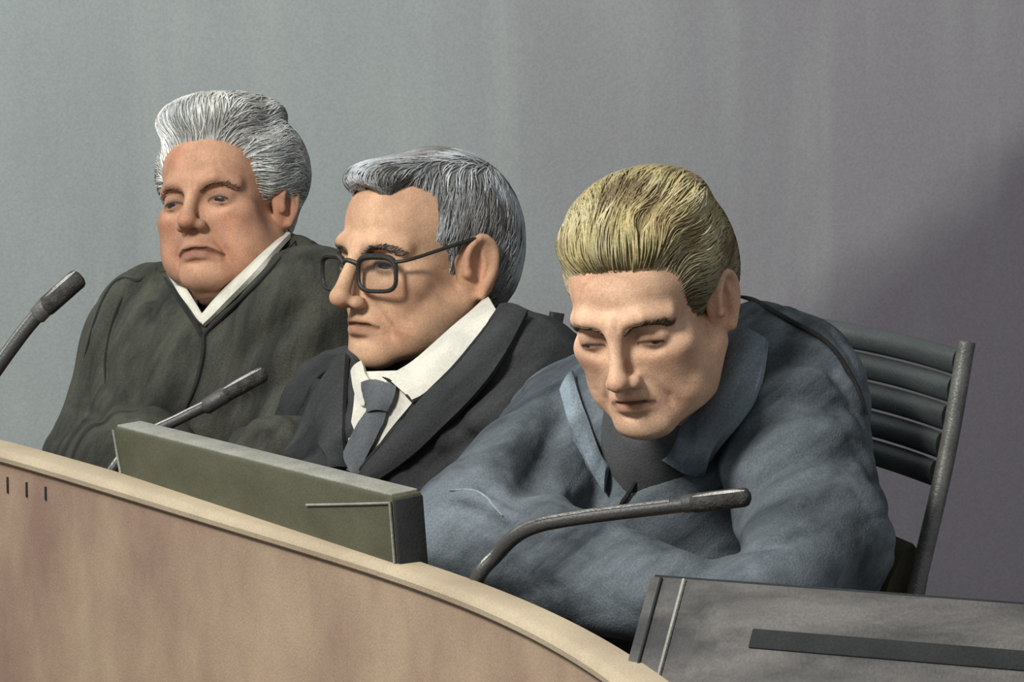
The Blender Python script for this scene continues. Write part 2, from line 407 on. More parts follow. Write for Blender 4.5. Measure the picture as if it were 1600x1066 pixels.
def Wz(px, py, z):
    """point of the horizontal plane z seen at photo position"""
    r = FW + RT * (px - 800) / FPX + UP * (533 - py) / FPX
    return CAM + r * ((z - CAM[2]) / r[2])
EDGE = [(-420, 664), (-200, 673), (0, 690), (73, 696), (160, 713), (223, 735), (306, 769), (394, 804), (481, 836), (612, 869), (700, 896), (744, 912), (837, 941), (916, 973), (990, 1015), (1060, 1066), (1130, 1130), (1200, 1210)]
EX, EY = np.array(EDGE, float).T
EC = np.polyfit((EX - 300) / 600, EY, 4)                       # a fair curve through the surveyed ledge
CV = np.array([Wz(x, np.polyval(EC, (x - 300) / 600), LEDGE)[:2] for x in np.linspace(-420, 1230, 110)])
TN = np.gradient(CV, axis=0); TN /= np.linalg.norm(TN, axis=1)[:, None]
NO = np.stack([TN[:, 1], -TN[:, 0]], 1)                       # outward, towards the public side
NO = np.array([NO[max(0, i - 6):i + 7].mean(0) for i in range(len(NO))]); NO /= np.linalg.norm(NO, axis=1)[:, None]
def sweep(profile, name, m, parent, closed=True, i0=0, i1=None, smooth=True):
    mb = MB(); c, n = CV[i0:i1], NO[i0:i1]
    P = [[np.array([*(c[i] + n[i] * o), z]) for (o, z) in (profile + profile[:1] if closed else profile)] for i in range(len(c))]
    mb.grid(P)
    if closed:
        k = len(profile); b = len(mb.v); mb.f.append(tuple(range(k))); mb.f.append(tuple(b - k - 1 + j for j in range(k))[::-1])
    return mb.build(name, m, parent, smooth=smooth)
bench = thing('judges_bench', (CV[55][0], CV[55][1], 0), 'curved tan wooden bench front with a pale top ledge', 'bench')
sweep([(0.030, 0.0), (0.030, LEDGE - 0.016), (0.008, LEDGE - 0.016), (0.008, 0.0)], 'front_panel', M_bench, bench)
lp = [(0.0, LEDGE - 0.016), (0.0, LEDGE - 0.003), (0.003, LEDGE), (0.028, LEDGE), (0.034, LEDGE - 0.003), (0.037, LEDGE - 0.008), (0.036, LEDGE - 0.013), (0.032, LEDGE - 0.016)]
sweep(lp, 'ledge', M_ledge, bench)
for px, py, hh in ((20, 757, 26), (44, 764, 24), (70, 770, 22)):       # three short dark slots in the panel
    PN = CV + NO * 0.0302; pr = np.array([800 + FPX * (c[0] / ((np.array([*c, 0.93]) - CAM) @ FW)) for c in PN]); i = int(np.argmin(abs(pr - px)))
    c = CV[i] + NO[i] * 0.0302; d = (np.array([*c, 0.93]) - CAM) @ FW; zc = W(px, py, d)[2]
    a = math.atan2(TN[i][1], TN[i][0]); R = np.array([[math.cos(a), -math.sin(a), 0], [math.sin(a), math.cos(a), 0], [0, 0, 1]])
    mb = MB(); mb.box((*c, zc), (0.003, 0.003, hh * d / FPX), R, 0.0008); mb.build('slot', M_seam, bench)
desk = thing('judges_desk', (CV[55][0] - NO[55][0] * 0.3, CV[55][1] - NO[55][1] * 0.3, DAIS), 'dark low desk top running behind the tan bench front', 'desk')
sweep([(0.005, DESK - 0.035), (0.005, DESK), (-0.31, DESK), (-0.32, DESK - 0.01), (-0.32, DESK - 0.035)], 'desk_top', M_desk, desk, i0=4, i1=105)
sweep([(-0.02, DAIS), (-0.02, DESK - 0.035), (-0.04, DESK - 0.035), (-0.04, DAIS)], 'modesty_panel', M_desk, desk, i0=4, i1=105)
struct(sweep([(0.005, 0.0), (0.005, DAIS), (-1.35, DAIS), (-1.35, 0.0)], 'floor', M_floor, None, i0=14, i1=105, smooth=False))

# ------------------------------------------------------------------ monitors
def frame_axes(A, B, lean):
    """x along A->B, y pointing away from the camera side, z up leaned away by lean"""
    x = B - A; ln = np.linalg.norm(x); x = x / ln
    y = np.cross([0, 0, 1.0], x); y /= np.linalg.norm(y)
    if y @ FW < 0: y = -y
    z = np.cross(x, y); z = z if z[2] > 0 else -z
    z2 = z * math.cos(lean) + y * math.sin(lean); y2 = y * math.cos(lean) - z * math.sin(lean)
    return np.stack([x, y2, z2], 1), ln
A, B = W(176, 667, 3.55), W(611, 777, 3.08); R, ln = frame_axes(A, B, math.radians(-4)); hM, tM = 0.142, 0.034
cM = (A + B) / 2 - R[:, 2] * hM / 2 + R[:, 1] * tM / 2
mon = thing('desk_monitor', (*cM[:2], DESK), 'wide olive monitor seen from behind, thick top edge coloured as lit, below the microphone', 'monitor')
mb = MB(); mb.box(cM, (ln, tM, hM), R, 0.004); mb.build('housing', M_mon1, mon)
mb = MB(); mb.box(cM + R[:, 2] * (hM / 2 + 0.0006), (ln - 0.008, tM - 0.006, 0.003), R, 0.001); mb.build('top_edge', M_highlight, mon)  # pale strip paints the light on the top face
mb = MB(); mb.box(cM + R[:, 0] * (ln / 2 + 0.001), (0.004, tM - 0.004, hM - 0.006), R, 0.001); mb.build('side_edge', M_vent, mon)
mb = MB(); mb.box(cM + R[:, 1] * (tM / 2 + 0.001), (ln - 0.03, 0.003, hM - 0.03), R, 0.001); mb.build('screen', M_vent, mon)
def on_back(u, v, off=0.001): return cM + R[:, 0] * (u - 0.5) * ln + R[:, 2] * (v - 0.5) * hM - R[:, 1] * (tM / 2 + off)
for pts in ([(0.004, .98), (0.016, .72), (0.04, .3)], [(0.995, .96), (0.86, .88), (0.72, .80)], [(0.997, .97), (0.997, .5), (0.997, .05)]):
    mb = MB(); mb.tube(spline([on_back(*p) for p in pts], 10), 0.0013, 6); mb.build('edge_shading_line', M_highlight, mon)  # pale lines paint highlights along the housing
mb = MB(); mb.box(cM + R[:, 1] * 0.0 - R[:, 2] * (hM / 2 - 0.003), (0.20, 0.034, 0.016), np.stack([R[:, 0], np.cross([0, 0, 1.], R[:, 0]), [0, 0, 1.]], 1), 0.004)
mb.v = [(x, y, max(z, DESK)) for x, y, z in mb.v]; mb.build('stand', M_vent, mon)

A, B = W(1014, 897, 2.75), W(1800, 956, 2.565); R, ln = frame_axes(A, B, math.radians(38)); hM, tM = 0.15, 0.045
cM = (A + B) / 2 - R[:, 2] * hM / 2 + R[:, 1] * tM / 2
mon = thing('desk_monitor', (*cM[:2], DESK), 'grey reclined monitor with dark vent in front of the blond man', 'monitor')
mb = MB(); mb.box(cM, (ln, tM, hM), R, 0.005); mb.build('housing', M_mon2, mon)
mb = MB(); mb.box(cM - R[:, 1] * (tM / 2 + 0.010) + R[:, 0] * 0.028 - R[:, 2] * 0.004, (ln - 0.055, hM - 0.02, 0.022), np.stack([R[:, 0], R[:, 2], -R[:, 1]], 1), 0.006, taper=(0.86, 0.66)); mb.build('back_cover', M_mon2, mon)
mb = MB(); mb.box(cM - R[:, 1] * (tM / 2 + 0.0207) + R[:, 0] * 0.050 + R[:, 2] * 0.016, (ln - 0.12, 0.004, 0.017), R, 0.0015); mb.build('vent_slot', M_vent, mon)
mb = MB(); mb.box(cM + R[:, 2] * (hM / 2 + 0.0006), (ln - 0.006, tM - 0.008, 0.003), R, 0.001); mb.build('top_edge', M_vent, mon)
mb = MB(); mb.box(cM + R[:, 1] * (tM / 2 + 0.001), (ln - 0.03, 0.003, hM - 0.03), R, 0.001); mb.build('screen', M_vent, mon)
for s in (0.012, 0.032):
    a = cM - R[:, 0] * (ln / 2 - s) - R[:, 1] * (tM / 2 + 0.001)
    mb = MB(); mb.tube([a + R[:, 2] * hM * .48, a, a - R[:, 2] * hM * .48], 0.0013 if s < .02 else 0.0018, 6); mb.build('edge_shading_line', M_highlight if s > .02 else M_vent, mon)  # the pale line paints a highlight on the left frame
mb = MB(); q = cM + R[:, 1] * 0.03 - R[:, 2] * 0.02; mb.box((q[0], q[1] + 0.03, (q[2] - 0.02 + DESK) / 2), (0.16, 0.05, q[2] - 0.02 - DESK), np.eye(3), 0.006); mb.build('stand', M_vent, mon)

# ------------------------------------------------------------------ gooseneck microphones
def mic(base, neck, collar, head, rn, rc, rh, label):
    """base on the desk, neck points up to the head's start; head = two ends"""
    t = thing('gooseneck_microphone', (base[0], base[1], DESK), label, 'microphone', None)
    mb = MB(); mb.tube([(base[0], base[1], DESK), (base[0], base[1], DESK + .012), (base[0], base[1], DESK + .017)], [.038, .036, .022], 24); mb.build('base', M_black, t)
    P = spline([np.array([base[0], base[1], DESK + .015])] + list(neck), 50)
    mb = MB(); mb.tube(P, rn, 12); mb.build('gooseneck', M_black, t)
    mb = MB(); s = [P[i] + (P[i + 1] - P[i]) * 0.1 for i in range(8, 48)]
    off = np.array([-0.25, -0.55, 0.8]); off /= np.linalg.norm(off)  # steel strips on this upper side paint glints on neck and head
    mb.tube([p + off * rn * 0.93 for p in s], rn * 0.28, 6); mb.build('neck_highlight', M_steel, t)
    a, b = head; d = (b - a) / np.linalg.norm(b - a)
    mb = MB(); c0, c1 = collar; mb.tube([c0 - (c1 - c0) * .15, c0, c1, c1 + (c1 - c0) * .12], [rn, rc, rc * 1.05, rc * .85], 16); mb.build('collar', M_steel if rc > .0095 else M_black, t)
    ts = [0, .03, .1, .5, .9, .96, 1.0]; rs = [.75, .92, 1, 1, 1, .86, .45]
    mb = MB(); mb.tube([a + (b - a) * q for q in ts], [rh * q for q in rs], 18); mb.build('grille', M_grille, t)
    mb = MB(); mb.tube([a + (b - a) * q + off * rh * .9 for q in (.06, .4, .75, .94)], [rh * .1, rh * .3, rh * .3, rh * .08], 6); mb.build('head_highlight', M_steel, t)
    return t
d = 3.9
mic(Wz(-95, 781, DESK), [W(-85, 700, d), W(-25, 605, d), W(28, 530, d), W(62, 488, d)], (W(58, 494, d), W(74, 476, d)), (W(68, 483, d), W(127, 431, d)), .0085, .0105, .0118, 'tall microphone angled over the bench beside the silver haired judge')
d = 3.62
mic(Wz(140, 845, DESK), [W(160, 760, d), W(215, 690, d), W(280, 655, d), W(335, 628, d)], (W(322, 636, d), W(352, 617, d)), (W(346, 620, d), W(416, 582, d)), .0062, .0088, .0088, 'microphone rising from behind the wide olive monitor')
mic(Wz(728, 1050, DESK), [W(742, 915, 3.03), W(775, 868, 3.02), W(822, 828, 3.0), W(905, 809, 2.98), W(1085, 787, 2.95)], (W(1070, 788, 2.953), W(1095, 785, 2.948)), (W(1080, 787, 2.95), W(1172, 776, 2.93)), .0068, .0080, .0086, 'long bent microphone crossing in front of the blond man')

# ------------------------------------------------------------------ office chairs (built once facing -Y, then copied)
YAWC = -56
def make_chair(loc, rz, label):
    t = thing('office_chair', (0, 0, 0), label, 'chair', None)
    zt = 1.152 - DAIS
    def back(z): return 0.235 + 0.30 * (z - 0.62) + 0.02 * math.sin((z - .5) * 5)
    for k in range(5):
        z = zt - 0.018 - k * 0.0275; h = 0.027; P = []
        for i in range(13):
            u = -1 + i / 6; x = u * 0.225; bow = 0.035 * u * u
            ring = []
            for j in range(13):
                a = 2 * math.pi * j / 12; ring.append((x, back(z) - bow + 0.013 * math.cos(a) * (1 if abs(u) < .99 else .6), z + h / 2 * math.sin(a)))
            P.append(ring)
        mb = MB(); mb.grid(P); mb.f += [tuple(range(12)), tuple(range(12 * 13 + 11, 12 * 13 - 1, -1))]; mb.build('slat', M_chair, t)
    for s in (-1, 1):
        mb = MB(); mb.tube(spline([(s * .235, back(zt) - .037, zt + .004), (s * .237, back(zt - .12) - .036, zt - .12), (s * .237, back(.68) - .03, .68), (s * .22, .21, .50), (s * .16, .12, .455), (0, .06, .445)], 30), [.009] * 10 + [.011] * 20, 10); mb.build('stile', M_steel, t)
    mb = MB(); z0 = .70
    P = []
    for i in range(9):
        u = -1 + i / 4; ring = []
        for j in range(13):
            a = 2 * math.pi * j / 12; zz = z0 + .095 * (abs(math.sin(a)) ** .7) * np.sign(math.sin(a)); ring.append((u * .222, back(zz) - .034 * u * u - .006 + .022 * math.cos(a), zz))
        P.append(ring)
    mb.grid(P); mb.f += [tuple(range(12)), tuple(range(8 * 13 + 11, 8 * 13 - 1, -1))]; mb.build('lumbar_pad', M_chairpad, t)
    mb = MB(); mb.box((0, -.02, .455 - .01), (.48, .46, .07), bev=.03); mb.build('seat', M_chairpad, t)
    mb = MB(); mb.tube([(0, 0, .42), (0, 0, .30), (0, 0, .30), (0, 0, .09)], [.03, .03, .022, .022], 14); mb.build('gas_column', M_steel, t)
    for k in range(5):
        a = 2 * math.pi * k / 5; c, s = math.cos(a), math.sin(a)
        mb = MB(); mb.tube([(0, 0, .09), (.15 * c, .15 * s, .085), (.28 * c, .28 * s, .065)], [.024, .018, .013], 8); mb.build('leg', M_black, t)
        mb = MB(); q = np.array([.28 * c, .28 * s, .028]); e = np.array([-s, c, 0]) * .018; mb.tube([q - e, q + e], .028, 14); mb.build('caster', M_vent, t)
    t.location = loc; t.rotation_euler = (0, 0, math.radians(rz))
    return t
def copy_tree(t, loc, label):
    r = t.copy(); COL.objects.link(r); r.location = loc; r['label'] = label
    for ch in t.children:
        c = ch.copy(); COL.objects.link(c); c.parent = r
    return r
ca, sa = math.cos(math.radians(YAWC)), math.sin(math.radians(YAWC))
def chair_at(tr, dz):                                    # base such that the upper corner of the back lands at tr
    lx, ly = .235, .32
    return (tr[0] - (lx * ca - ly * sa), tr[1] - (lx * sa + ly * ca), DAIS + dz)
chair3 = make_chair(chair_at(W(1508, 536, 3.4), 0), YAWC, 'black slatted office chair behind the blond man in blue')
chair2 = copy_tree(chair3, chair_at(W(868, 490, 4.0), 0.0), 'black slatted office chair behind the man in glasses')
chair1 = copy_tree(chair3, chair_at(W(470, 470, 4.52), 0.0), 'office chair hidden behind the silver haired judge')
chair2.scale.z = .95; chair1.scale.z = .93; chair1.rotation_euler.z = math.radians(-84)

# ------------------------------------------------------------------ people
def head_field(p, neck_to, neck_r, chest=None):
    """head in local space: face towards -Y, eyes near z = 0, chin near z = -0.115"""
    lo, hi = [-.125, -.15, -.30], [.125, .19, .135]
    F = Field(lo, hi, .0016)
    jw, ck, w = p.get('jaw', 1.0), p.get('cheek', 0.0), p.get('wide', 1.0)
    F.add(ell((0, .016, .036), (.074 * w, .092, .082)))
    F.add(ell((0, -.036, .036), (.060 * w, .054, .054)), .02)
    F.add(ell((0, -.036, -.032), (.058 * w, .056, .074)), .02)
    for s in (-1, 1):
        F.add(poly([(s * .056 * jw, .004, -.052), (s * .047 * jw, -.025, -.084), (s * .020, -.072, -.101)], [.019, .018, .014]), .028)
        F.add(ell((s * .042 * w, -.056, -.024), (.025, .022, .018)), .02)
        F.add(ell((s * .046 * jw, -.040, -.064), (.020 + ck, .028 + ck * .5, .030 + ck)), .025)
        F.add(poly([(s * .010, -.086, .015), (s * .030, -.087, .019), (s * .050, -.067, .013)], [.0100, .0098, .008]), .014)
    F.add(ell((0, -.077, -.102), (.023, .017, .017)), .02)
    F.add(ell((0, -.070, -.070), (.029, .026, .026)), .02)
    n1 = p.get('nose_len', 0.0); nw = p.get('nose_w', 1.0); nz = p.get('nose_out', 0.0)
    for s in (-1, 1): F.sub(ell((s * .031, -.100, -.004), (.0185, .0195, .0125)), .016)
    F.add(poly([(0, -.089, .012), (0, -.101 - nz * .6, -.012), (0, -.112 - nz, -.034 - n1)], [.0075, .0078 * nw, .0095 * nw]), .013)
    F.add(ell((0, -.113 - nz, -.037 - n1), (.0105 * nw, .010, .0092)), .008)
    for s in (-1, 1):
        F.add(ell((s * .0125 * nw, -.100 - nz * .6, -.0425 - n1), (.0078 * nw, .0105, .0075)), .007)
        F.sub(ell((s * .0065 * nw, -.107 - nz, -.0505 - n1), (.0036, .0055, .0035)), .003)
    # eyes: a lid ball opened by a slit
    eo = p.get('open', .004); ez = -.006
    for s in (-1, 1):
        F.add(ell((s * .0318, -.0735, ez), (.0185, .0140, .0132)), .006)
        F.sub(poly([(s * .0212, -.088, ez - .0010 - p.get('lid_drop', .0005)), (s * .0270, -.091, ez + .0004 - p.get('lid_drop', .0005)), (s * .0350, -.090, ez + .0006 - p.get('lid_drop', .0005)), (s * .0435, -.083, ez - .0012 - p.get('lid_drop', .0005))], [eo * .35, eo, eo, eo * .35]), .0015)
        F.stroke([(s * .019, -.090, ez + .005), (s * .031, -.090, ez + .0088), (s * .044, -.082, ez + .005)], .0022, .0012)
        F.stroke([(s * .020, -.090, ez - .008), (s * .031, -.088, ez - .0135), (s * .045, -.078, ez - .010)], .0045, .0010 + p.get('bag', 0.0))
    # mouth
    mz = -.070 + p.get('mouth_dz', 0.0); fr = p.get('frown', .003); mw = p.get('mouth_w', .024)
    ml = [(-mw, -.083, mz - fr), (-mw * .5, -.094, mz - fr * .1), (0, -.098, mz + .0006), (mw * .5, -.094, mz - fr * .1), (mw, -.083, mz - fr)]
    F.add(poly([(a * .92, b + .0008, c + .0048) for a, b, c in ml], [.0022, .0042, .0044, .0042, .0022]), .006)
    F.add(poly([(a * .85, b + .001, c - .0062) for a, b, c in ml], [.002, .0050, .0058, .0050, .002]), .006)
    F.stroke(ml, .0024, .0042)
    F.stroke([(-.018, -.088, mz - .0165), (0, -.093, mz - .0165), (.018, -.088, mz - .0165)], .006, .0032)
    nl = p.get('fold', .002)
    for s in (-1, 1):
        F.stroke([(s * .016, -.096, -.038 - n1 * .5), (s * .026, -.088, -.055), (s * .034, -.078, -.074), (s * .034, -.072, -.088)], .005, nl)
        F.stroke([(s * mw * 1.02, -.084, mz - fr), (s * (mw + .004), -.078, mz - fr - .012)], .004, .0012)
        if p.get('hollow'): F.stroke([(s * .058, -.040, -.036), (s * .050, -.058, -.060), (s * .044, -.062, -.080)], .013, p['hollow'])
        if p.get('jowl'): F.add(ell((s * .040, -.050, -.093), (.022, .028, .020)), .02)
    for z in p.get('brow_lines', ()): F.stroke([(-.035, -.088, z), (0, -.097, z + .002), (.035, -.088, z)], .003, .0008)
    if p.get('glabella'):
        for s in (-1, 1): F.stroke([(s * .006, -.098, .008), (s * .007, -.098, .026)], .003, .0016)
    # ears
    for s in (-1, 1):
        er = rot(s * -22, 8, s * 6); c = np.array([s * .0745 * w, .014, -.012]); es = p.get('ear', 1.0)
        F.add(ell(c, (.0085, .0205 * es, .0330 * es), er), .006)
        F.sub(ell(c + np.array([s * .009, -.003, .002]), (.0070, .0112 * es, .0210 * es), er), .005)
        F.add(poly(spline([c + np.array([s * .004, -.014 * es, -.006]), c + np.array([s * .007, -.013 * es, .016 * es]), c + np.array([s * .010, .002, .029 * es]), c + np.array([s * .012, .016 * es, .018 * es]), c + np.array([s * .010, .015 * es, -.004]), c + np.array([s * .005, .002, -.027 * es])], 14), np.linspace(.0034, .0050, 14)), .007)
        F.add(ell(c + np.array([s * .004, -.013, -.006]), (.004, .004, .006)), .004)
        F.stroke([c + np.array([s * .009, .002, .018]), c + np.array([s * .009, .007, .004]), c + np.array([s * .007, .003, -.014])], .0028, -.0030)
    # neck
    a = np.array([0, .022, -.060]); b = np.array(neck_to)
    F.add(poly([a, a + (b - a) * .45, b], [neck_r, neck_r * .98, neck_r * 1.12]), .022)
    if p.get('double_chin'): F.add(ell((0, -.030, -.122), (.036, .036, .022)), .02)
    F.stroke([(-.030, -.060, -.112), (0, -.072, -.118), (.030, -.060, -.112)], .006, p.get('chin_fold', 0.0))
    if chest is not None: F.add(ell(chest, (.085, .055, .065)), .03)
    return F

def blob(V, c, r): return np.exp(-(((V - np.array(c)) / np.array(r)) ** 2).sum(1))
def head_colours(V, p):
    base = lin(p['skin']); n = len(V); C = np.tile(base, (n, 1))
    def mixin(wt, col):
        nonlocal C
        C = C * (1 - wt[:, None]) + lin(col) * wt[:, None]
    red, lip, pale, dark = p['red'], p['lip'], p['pale'], p['dark']  # pale and dark also paint highlights and shade onto the skin
    for s in (-1, 1):
        mixin(.55 * blob(V, (s * .043, -.062, -.034), (.018, .03, .016)), red)
        mixin(.50 * blob(V, (s * .078, .014, -.015), (.010, .022, .035)), red)
        mixin(p.get('lid', .6) * blob(V, (s * .0325, -.085, -.004), (.015, .02, .0075)), dark)          # eyelid pigment, with the shade under the brow painted in
        mixin(.45 * blob(V, (s * .034, -.085, -.019), (.013, .02, .006)), pale)
        mixin(.40 * blob(V, (s * .019, -.088, .003), (.008, .02, .009)), dark)  # painted shade at the inner eye corner, below the brow
        mixin(.35 * blob(V, (s * .040, -.06, -.080), (.016, .03, .022)), red)
        mixin(.80 * blob(V, (s * .0065, -.108, -.0505 - p.get('nose_len', 0)), (.004, .007, .003)), dark)
    mixin(.50 * blob(V, (0, -.118, -.040 - p.get('nose_len', 0)), (.012, .012, .010)), red)
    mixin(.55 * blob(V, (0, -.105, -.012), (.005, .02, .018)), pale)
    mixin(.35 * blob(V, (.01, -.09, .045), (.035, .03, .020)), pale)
    mixin(.35 * blob(V, (-.03, -.08, .055), (.02, .03, .018)), red)
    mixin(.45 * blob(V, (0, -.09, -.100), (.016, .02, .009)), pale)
    for s in (-1, 1):
        ax = np.abs(V[:, 0]); ld = -.006 - p.get('lid_drop', .0005); xx = (ax - .032) / .0135
        zu = ld + p.get('open', .004) * 1.05 * np.sqrt(np.clip(1 - xx ** 2, .02, 1)) - .0006
        mixin(.92 * np.where((np.abs(xx) < 1.08) & (V[:, 1] < -.06) & (V[:, 0] * s > 0), np.exp(-((V[:, 2] - zu) / .0019) ** 2), 0), (44, 32, 28))
    mz = -.070 + p.get('mouth_dz', 0); mw = p.get('mouth_w', .024)
    x = V[:, 0] / mw; zc = mz - p.get('frown', .003) * x * x
    f = (np.abs(x) < 1.05) & (V[:, 1] < -.07)
    wl = np.where(f, np.exp(-((V[:, 2] - zc + .001) / (.0072 * np.sqrt(np.clip(1 - (x / 1.06) ** 2, .02, 1)))) ** 4), 0)
    mixin(.75 * wl, lip)
    mixin(.85 * np.where(f, np.exp(-((V[:, 2] - zc) / .0017) ** 2), 0), dark)
    return C

def tubes_mesh(name, curves, radii, cols, m, parent, Mx, n=3):
    """many thin tapered strands in one mesh"""
    Cv = np.array(curves); k, q = Cv.shape[:2]
    T = np.gradient(Cv, axis=1); T /= np.linalg.norm(T, axis=2, keepdims=True) + 1e-9
    ref = np.array([.31, .52, .8]); U = np.cross(T, ref); U /= np.linalg.norm(U, axis=2, keepdims=True) + 1e-9; Vv = np.cross(T, U)
    prof = np.abs(np.sin(np.linspace(.10, .99, q) * math.pi)) ** .5 * .9 + .08
    rad = np.array(radii)[:, None] * prof
    ang = np.arange(n) * 2 * math.pi / n
    P = Cv[:, :, None, :] + rad[:, :, None, None] * (U[:, :, None, :] * np.cos(ang)[None, None, :, None] + Vv[:, :, None, :] * np.sin(ang)[None, None, :, None])
    V = P.reshape(-1, 3)
    i = np.arange(k)[:, None, None] * q * n; j = np.arange(q - 1)[None, :, None] * n; a = np.arange(n)[None, None, :]; b = (a + 1) % n
    Fq = np.stack([i + j + a, i + j + b, i + j + n + b, i + j + n + a], -1).reshape(-1, 4)
    C = np.repeat(np.array(cols), q * n, 0)
    return mesh_obj(name, V, Fq, m, parent, C, Mx)

def grow(F, roots, flow, length, steps, lift, jit):
    """strands that follow the flow field over the surface of F"""
    P = F.project(roots); out = [P]; k = len(P)
    ln = length * RNG.uniform(.6, 1.25, k) / steps; wob = RNG.normal(0, jit, (k, 3))
    for i in range(steps):
        g = F.grad(P); v = flow(P) + wob; v = v - g * (v * g).sum(1)[:, None]; v /= np.linalg.norm(v, axis=1)[:, None] + 1e-9
        P = P + v * ln[:, None]; t = (i + 1) / steps
        P = F.project(P, lift * (.4 + .6 * math.sin(t * math.pi)), 2); out.append(P)
    return np.stack(out, 1)

def build_hair(p, HF, Mx, root, flow, nstr, palette, length, lift=.0012, rad=.0009, jit=.18, cap=None, tint=None):
    V, Fq = HF.mesh(1)
    lk = np.array([lin(c) for c in palette])
    cap = lin(cap); f = flow(V); f /= np.linalg.norm(f, axis=1)[:, None] + 1e-9
    C = np.tile(cap, (len(V), 1))
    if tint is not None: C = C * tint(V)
    hair = mesh_obj('hair', V, Fq, M_hair, root, C, Mx)
    idx = RNG.integers(0, len(V), nstr); R0 = V[idx] + RNG.normal(0, .0015, (nstr, 3))
    S = grow(HF, R0, flow, length, 9, lift, jit)
    # colour by lock: neighbours share a tint
    seeds = V[RNG.integers(0, len(V), 130)]; sc = RNG.integers(0, len(lk), 130)
    near = ((R0[:, None, :] - seeds[None]) ** 2).sum(2).argmin(1)
    cols = (lk[sc[near]] * .7 + lk.mean(0) * .3) * RNG.uniform(.86, 1.14, (nstr, 1))
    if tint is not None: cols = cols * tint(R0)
    st = tubes_mesh('strands', S, rad * RNG.uniform(.6, 1.5, nstr), cols, M_hair, hair, Mx)
    st['kind'] = 'stuff'
    return hair

def eyebrow(F, pts, Mx, root, cols, thick=.005, n=90, rad=.0007, length=.009):
    c = spline(pts, 30)
    for s in (-1, 1):
        q = c[RNG.integers(0, 30, n)] * np.array([s, 1, 1]) + RNG.uniform(-1, 1, (n, 3)) * np.array([.0015, .0008, thick * .45])
        S = grow(F, q, lambda P: np.tile(np.array([s * 1.0, .25, .12]), (len(P), 1)), length, 4,   .0008, .15)
        cc = np.array([lin(cols[i]) for i in RNG.integers(0, len(cols), n)])
        o = tubes_mesh('eyebrow', S, np.full(n, rad), cc, M_hair, root, Mx)

def eyeballs(p, Mx, root):
    for s in (-1, 1):
        nu, nv = 24, 17; V = []; Fq = []
        for i in range(nv):
            t = math.pi * i / (nv - 1)
            for j in range(nu):
                a = 2 * math.pi * j / nu; V.append((math.sin(t) * math.cos(a), -math.cos(t), math.sin(t) * math.sin(a)))
        for i in range(nv - 1):
            for j in range(nu): Fq.append((i * nu + j, i * nu + (j + 1) % nu, (i + 1) * nu + (j + 1) % nu, (i + 1) * nu + j))
        V = np.array(V); gx, gz = p.get('gaze', (0, 0)); look = np.array([gx, -1, gz]); look = look / np.linalg.norm(look)
        ang = np.degrees(np.arccos(np.clip(V @ look, -1, 1)))
        C = np.where((ang < 15)[:, None], lin((22, 20, 20)), np.where((ang < 36)[:, None], lin(p['iris']), lin((120, 106, 96))))
        mesh_obj('eye', V * np.array([.0165, .0133, .0128]) + np.array([s * .0318, -.0735, -.006]), np.array(Fq), M_eye, root, C, Mx)

def hand_parts(wrist, fwd, up, side, scale=1.0, skin=(190, 150, 122)):
    """palm with five bent fingers; fwd along the forearm, up = back of the hand, side = towards the thumb"""
    f = np.array(fwd, float); f /= np.linalg.norm(f); u = np.array(up, float); u -= f * (u @ f); u /= np.linalg.norm(u)
    s = np.cross(f, u); s = s if s @ np.array(side) > 0 else -s
    T = np.stack([f, s, u], 1); o = np.array(wrist, float)
    def P(a, b, c): return o + T @ (np.array([a, b, c]) * scale)
    pts = np.array([P(x, y, z) for x in (-.09, .2) for y in (-.08, .09) for z in (-.07, .05)])
    F = Field(pts.min(0), pts.max(0), .0026)
    F.add(poly([P(-.07, 0, 0), P(0, 0, 0)], [.027, .025]))
    F.add(ell(P(.048, 0, 0), (.050 * scale, .040 * scale, .0145 * scale), T), .02)
    for y, L, y1 in ((.030, .070, .036), (.010, .078, .012), (-.010, .073, -.012), (-.029, .058, -.036)):
        a = P(.080 - abs(y) * .2, y, .002); b = P(.080 + L * .45, (y + y1) / 2, -.006); c = P(.080 + L * .72, y1, -.020); d = P(.080 + L * .86, y1, -.036)
        F.add(poly([a, b, c, d], [.0092, .0084, .0078, .0066]), .006)
    F.add(poly([P(.015, .026, -.006), P(.045, .050, -.012), P(.072, .056, -.020), P(.092, .050, -.026)], [.013, .0108, .0092, .0075]), .010)
    V, Fq = F.mesh(1)
    return V, Fq, np.tile(lin(skin), (len(V), 1))

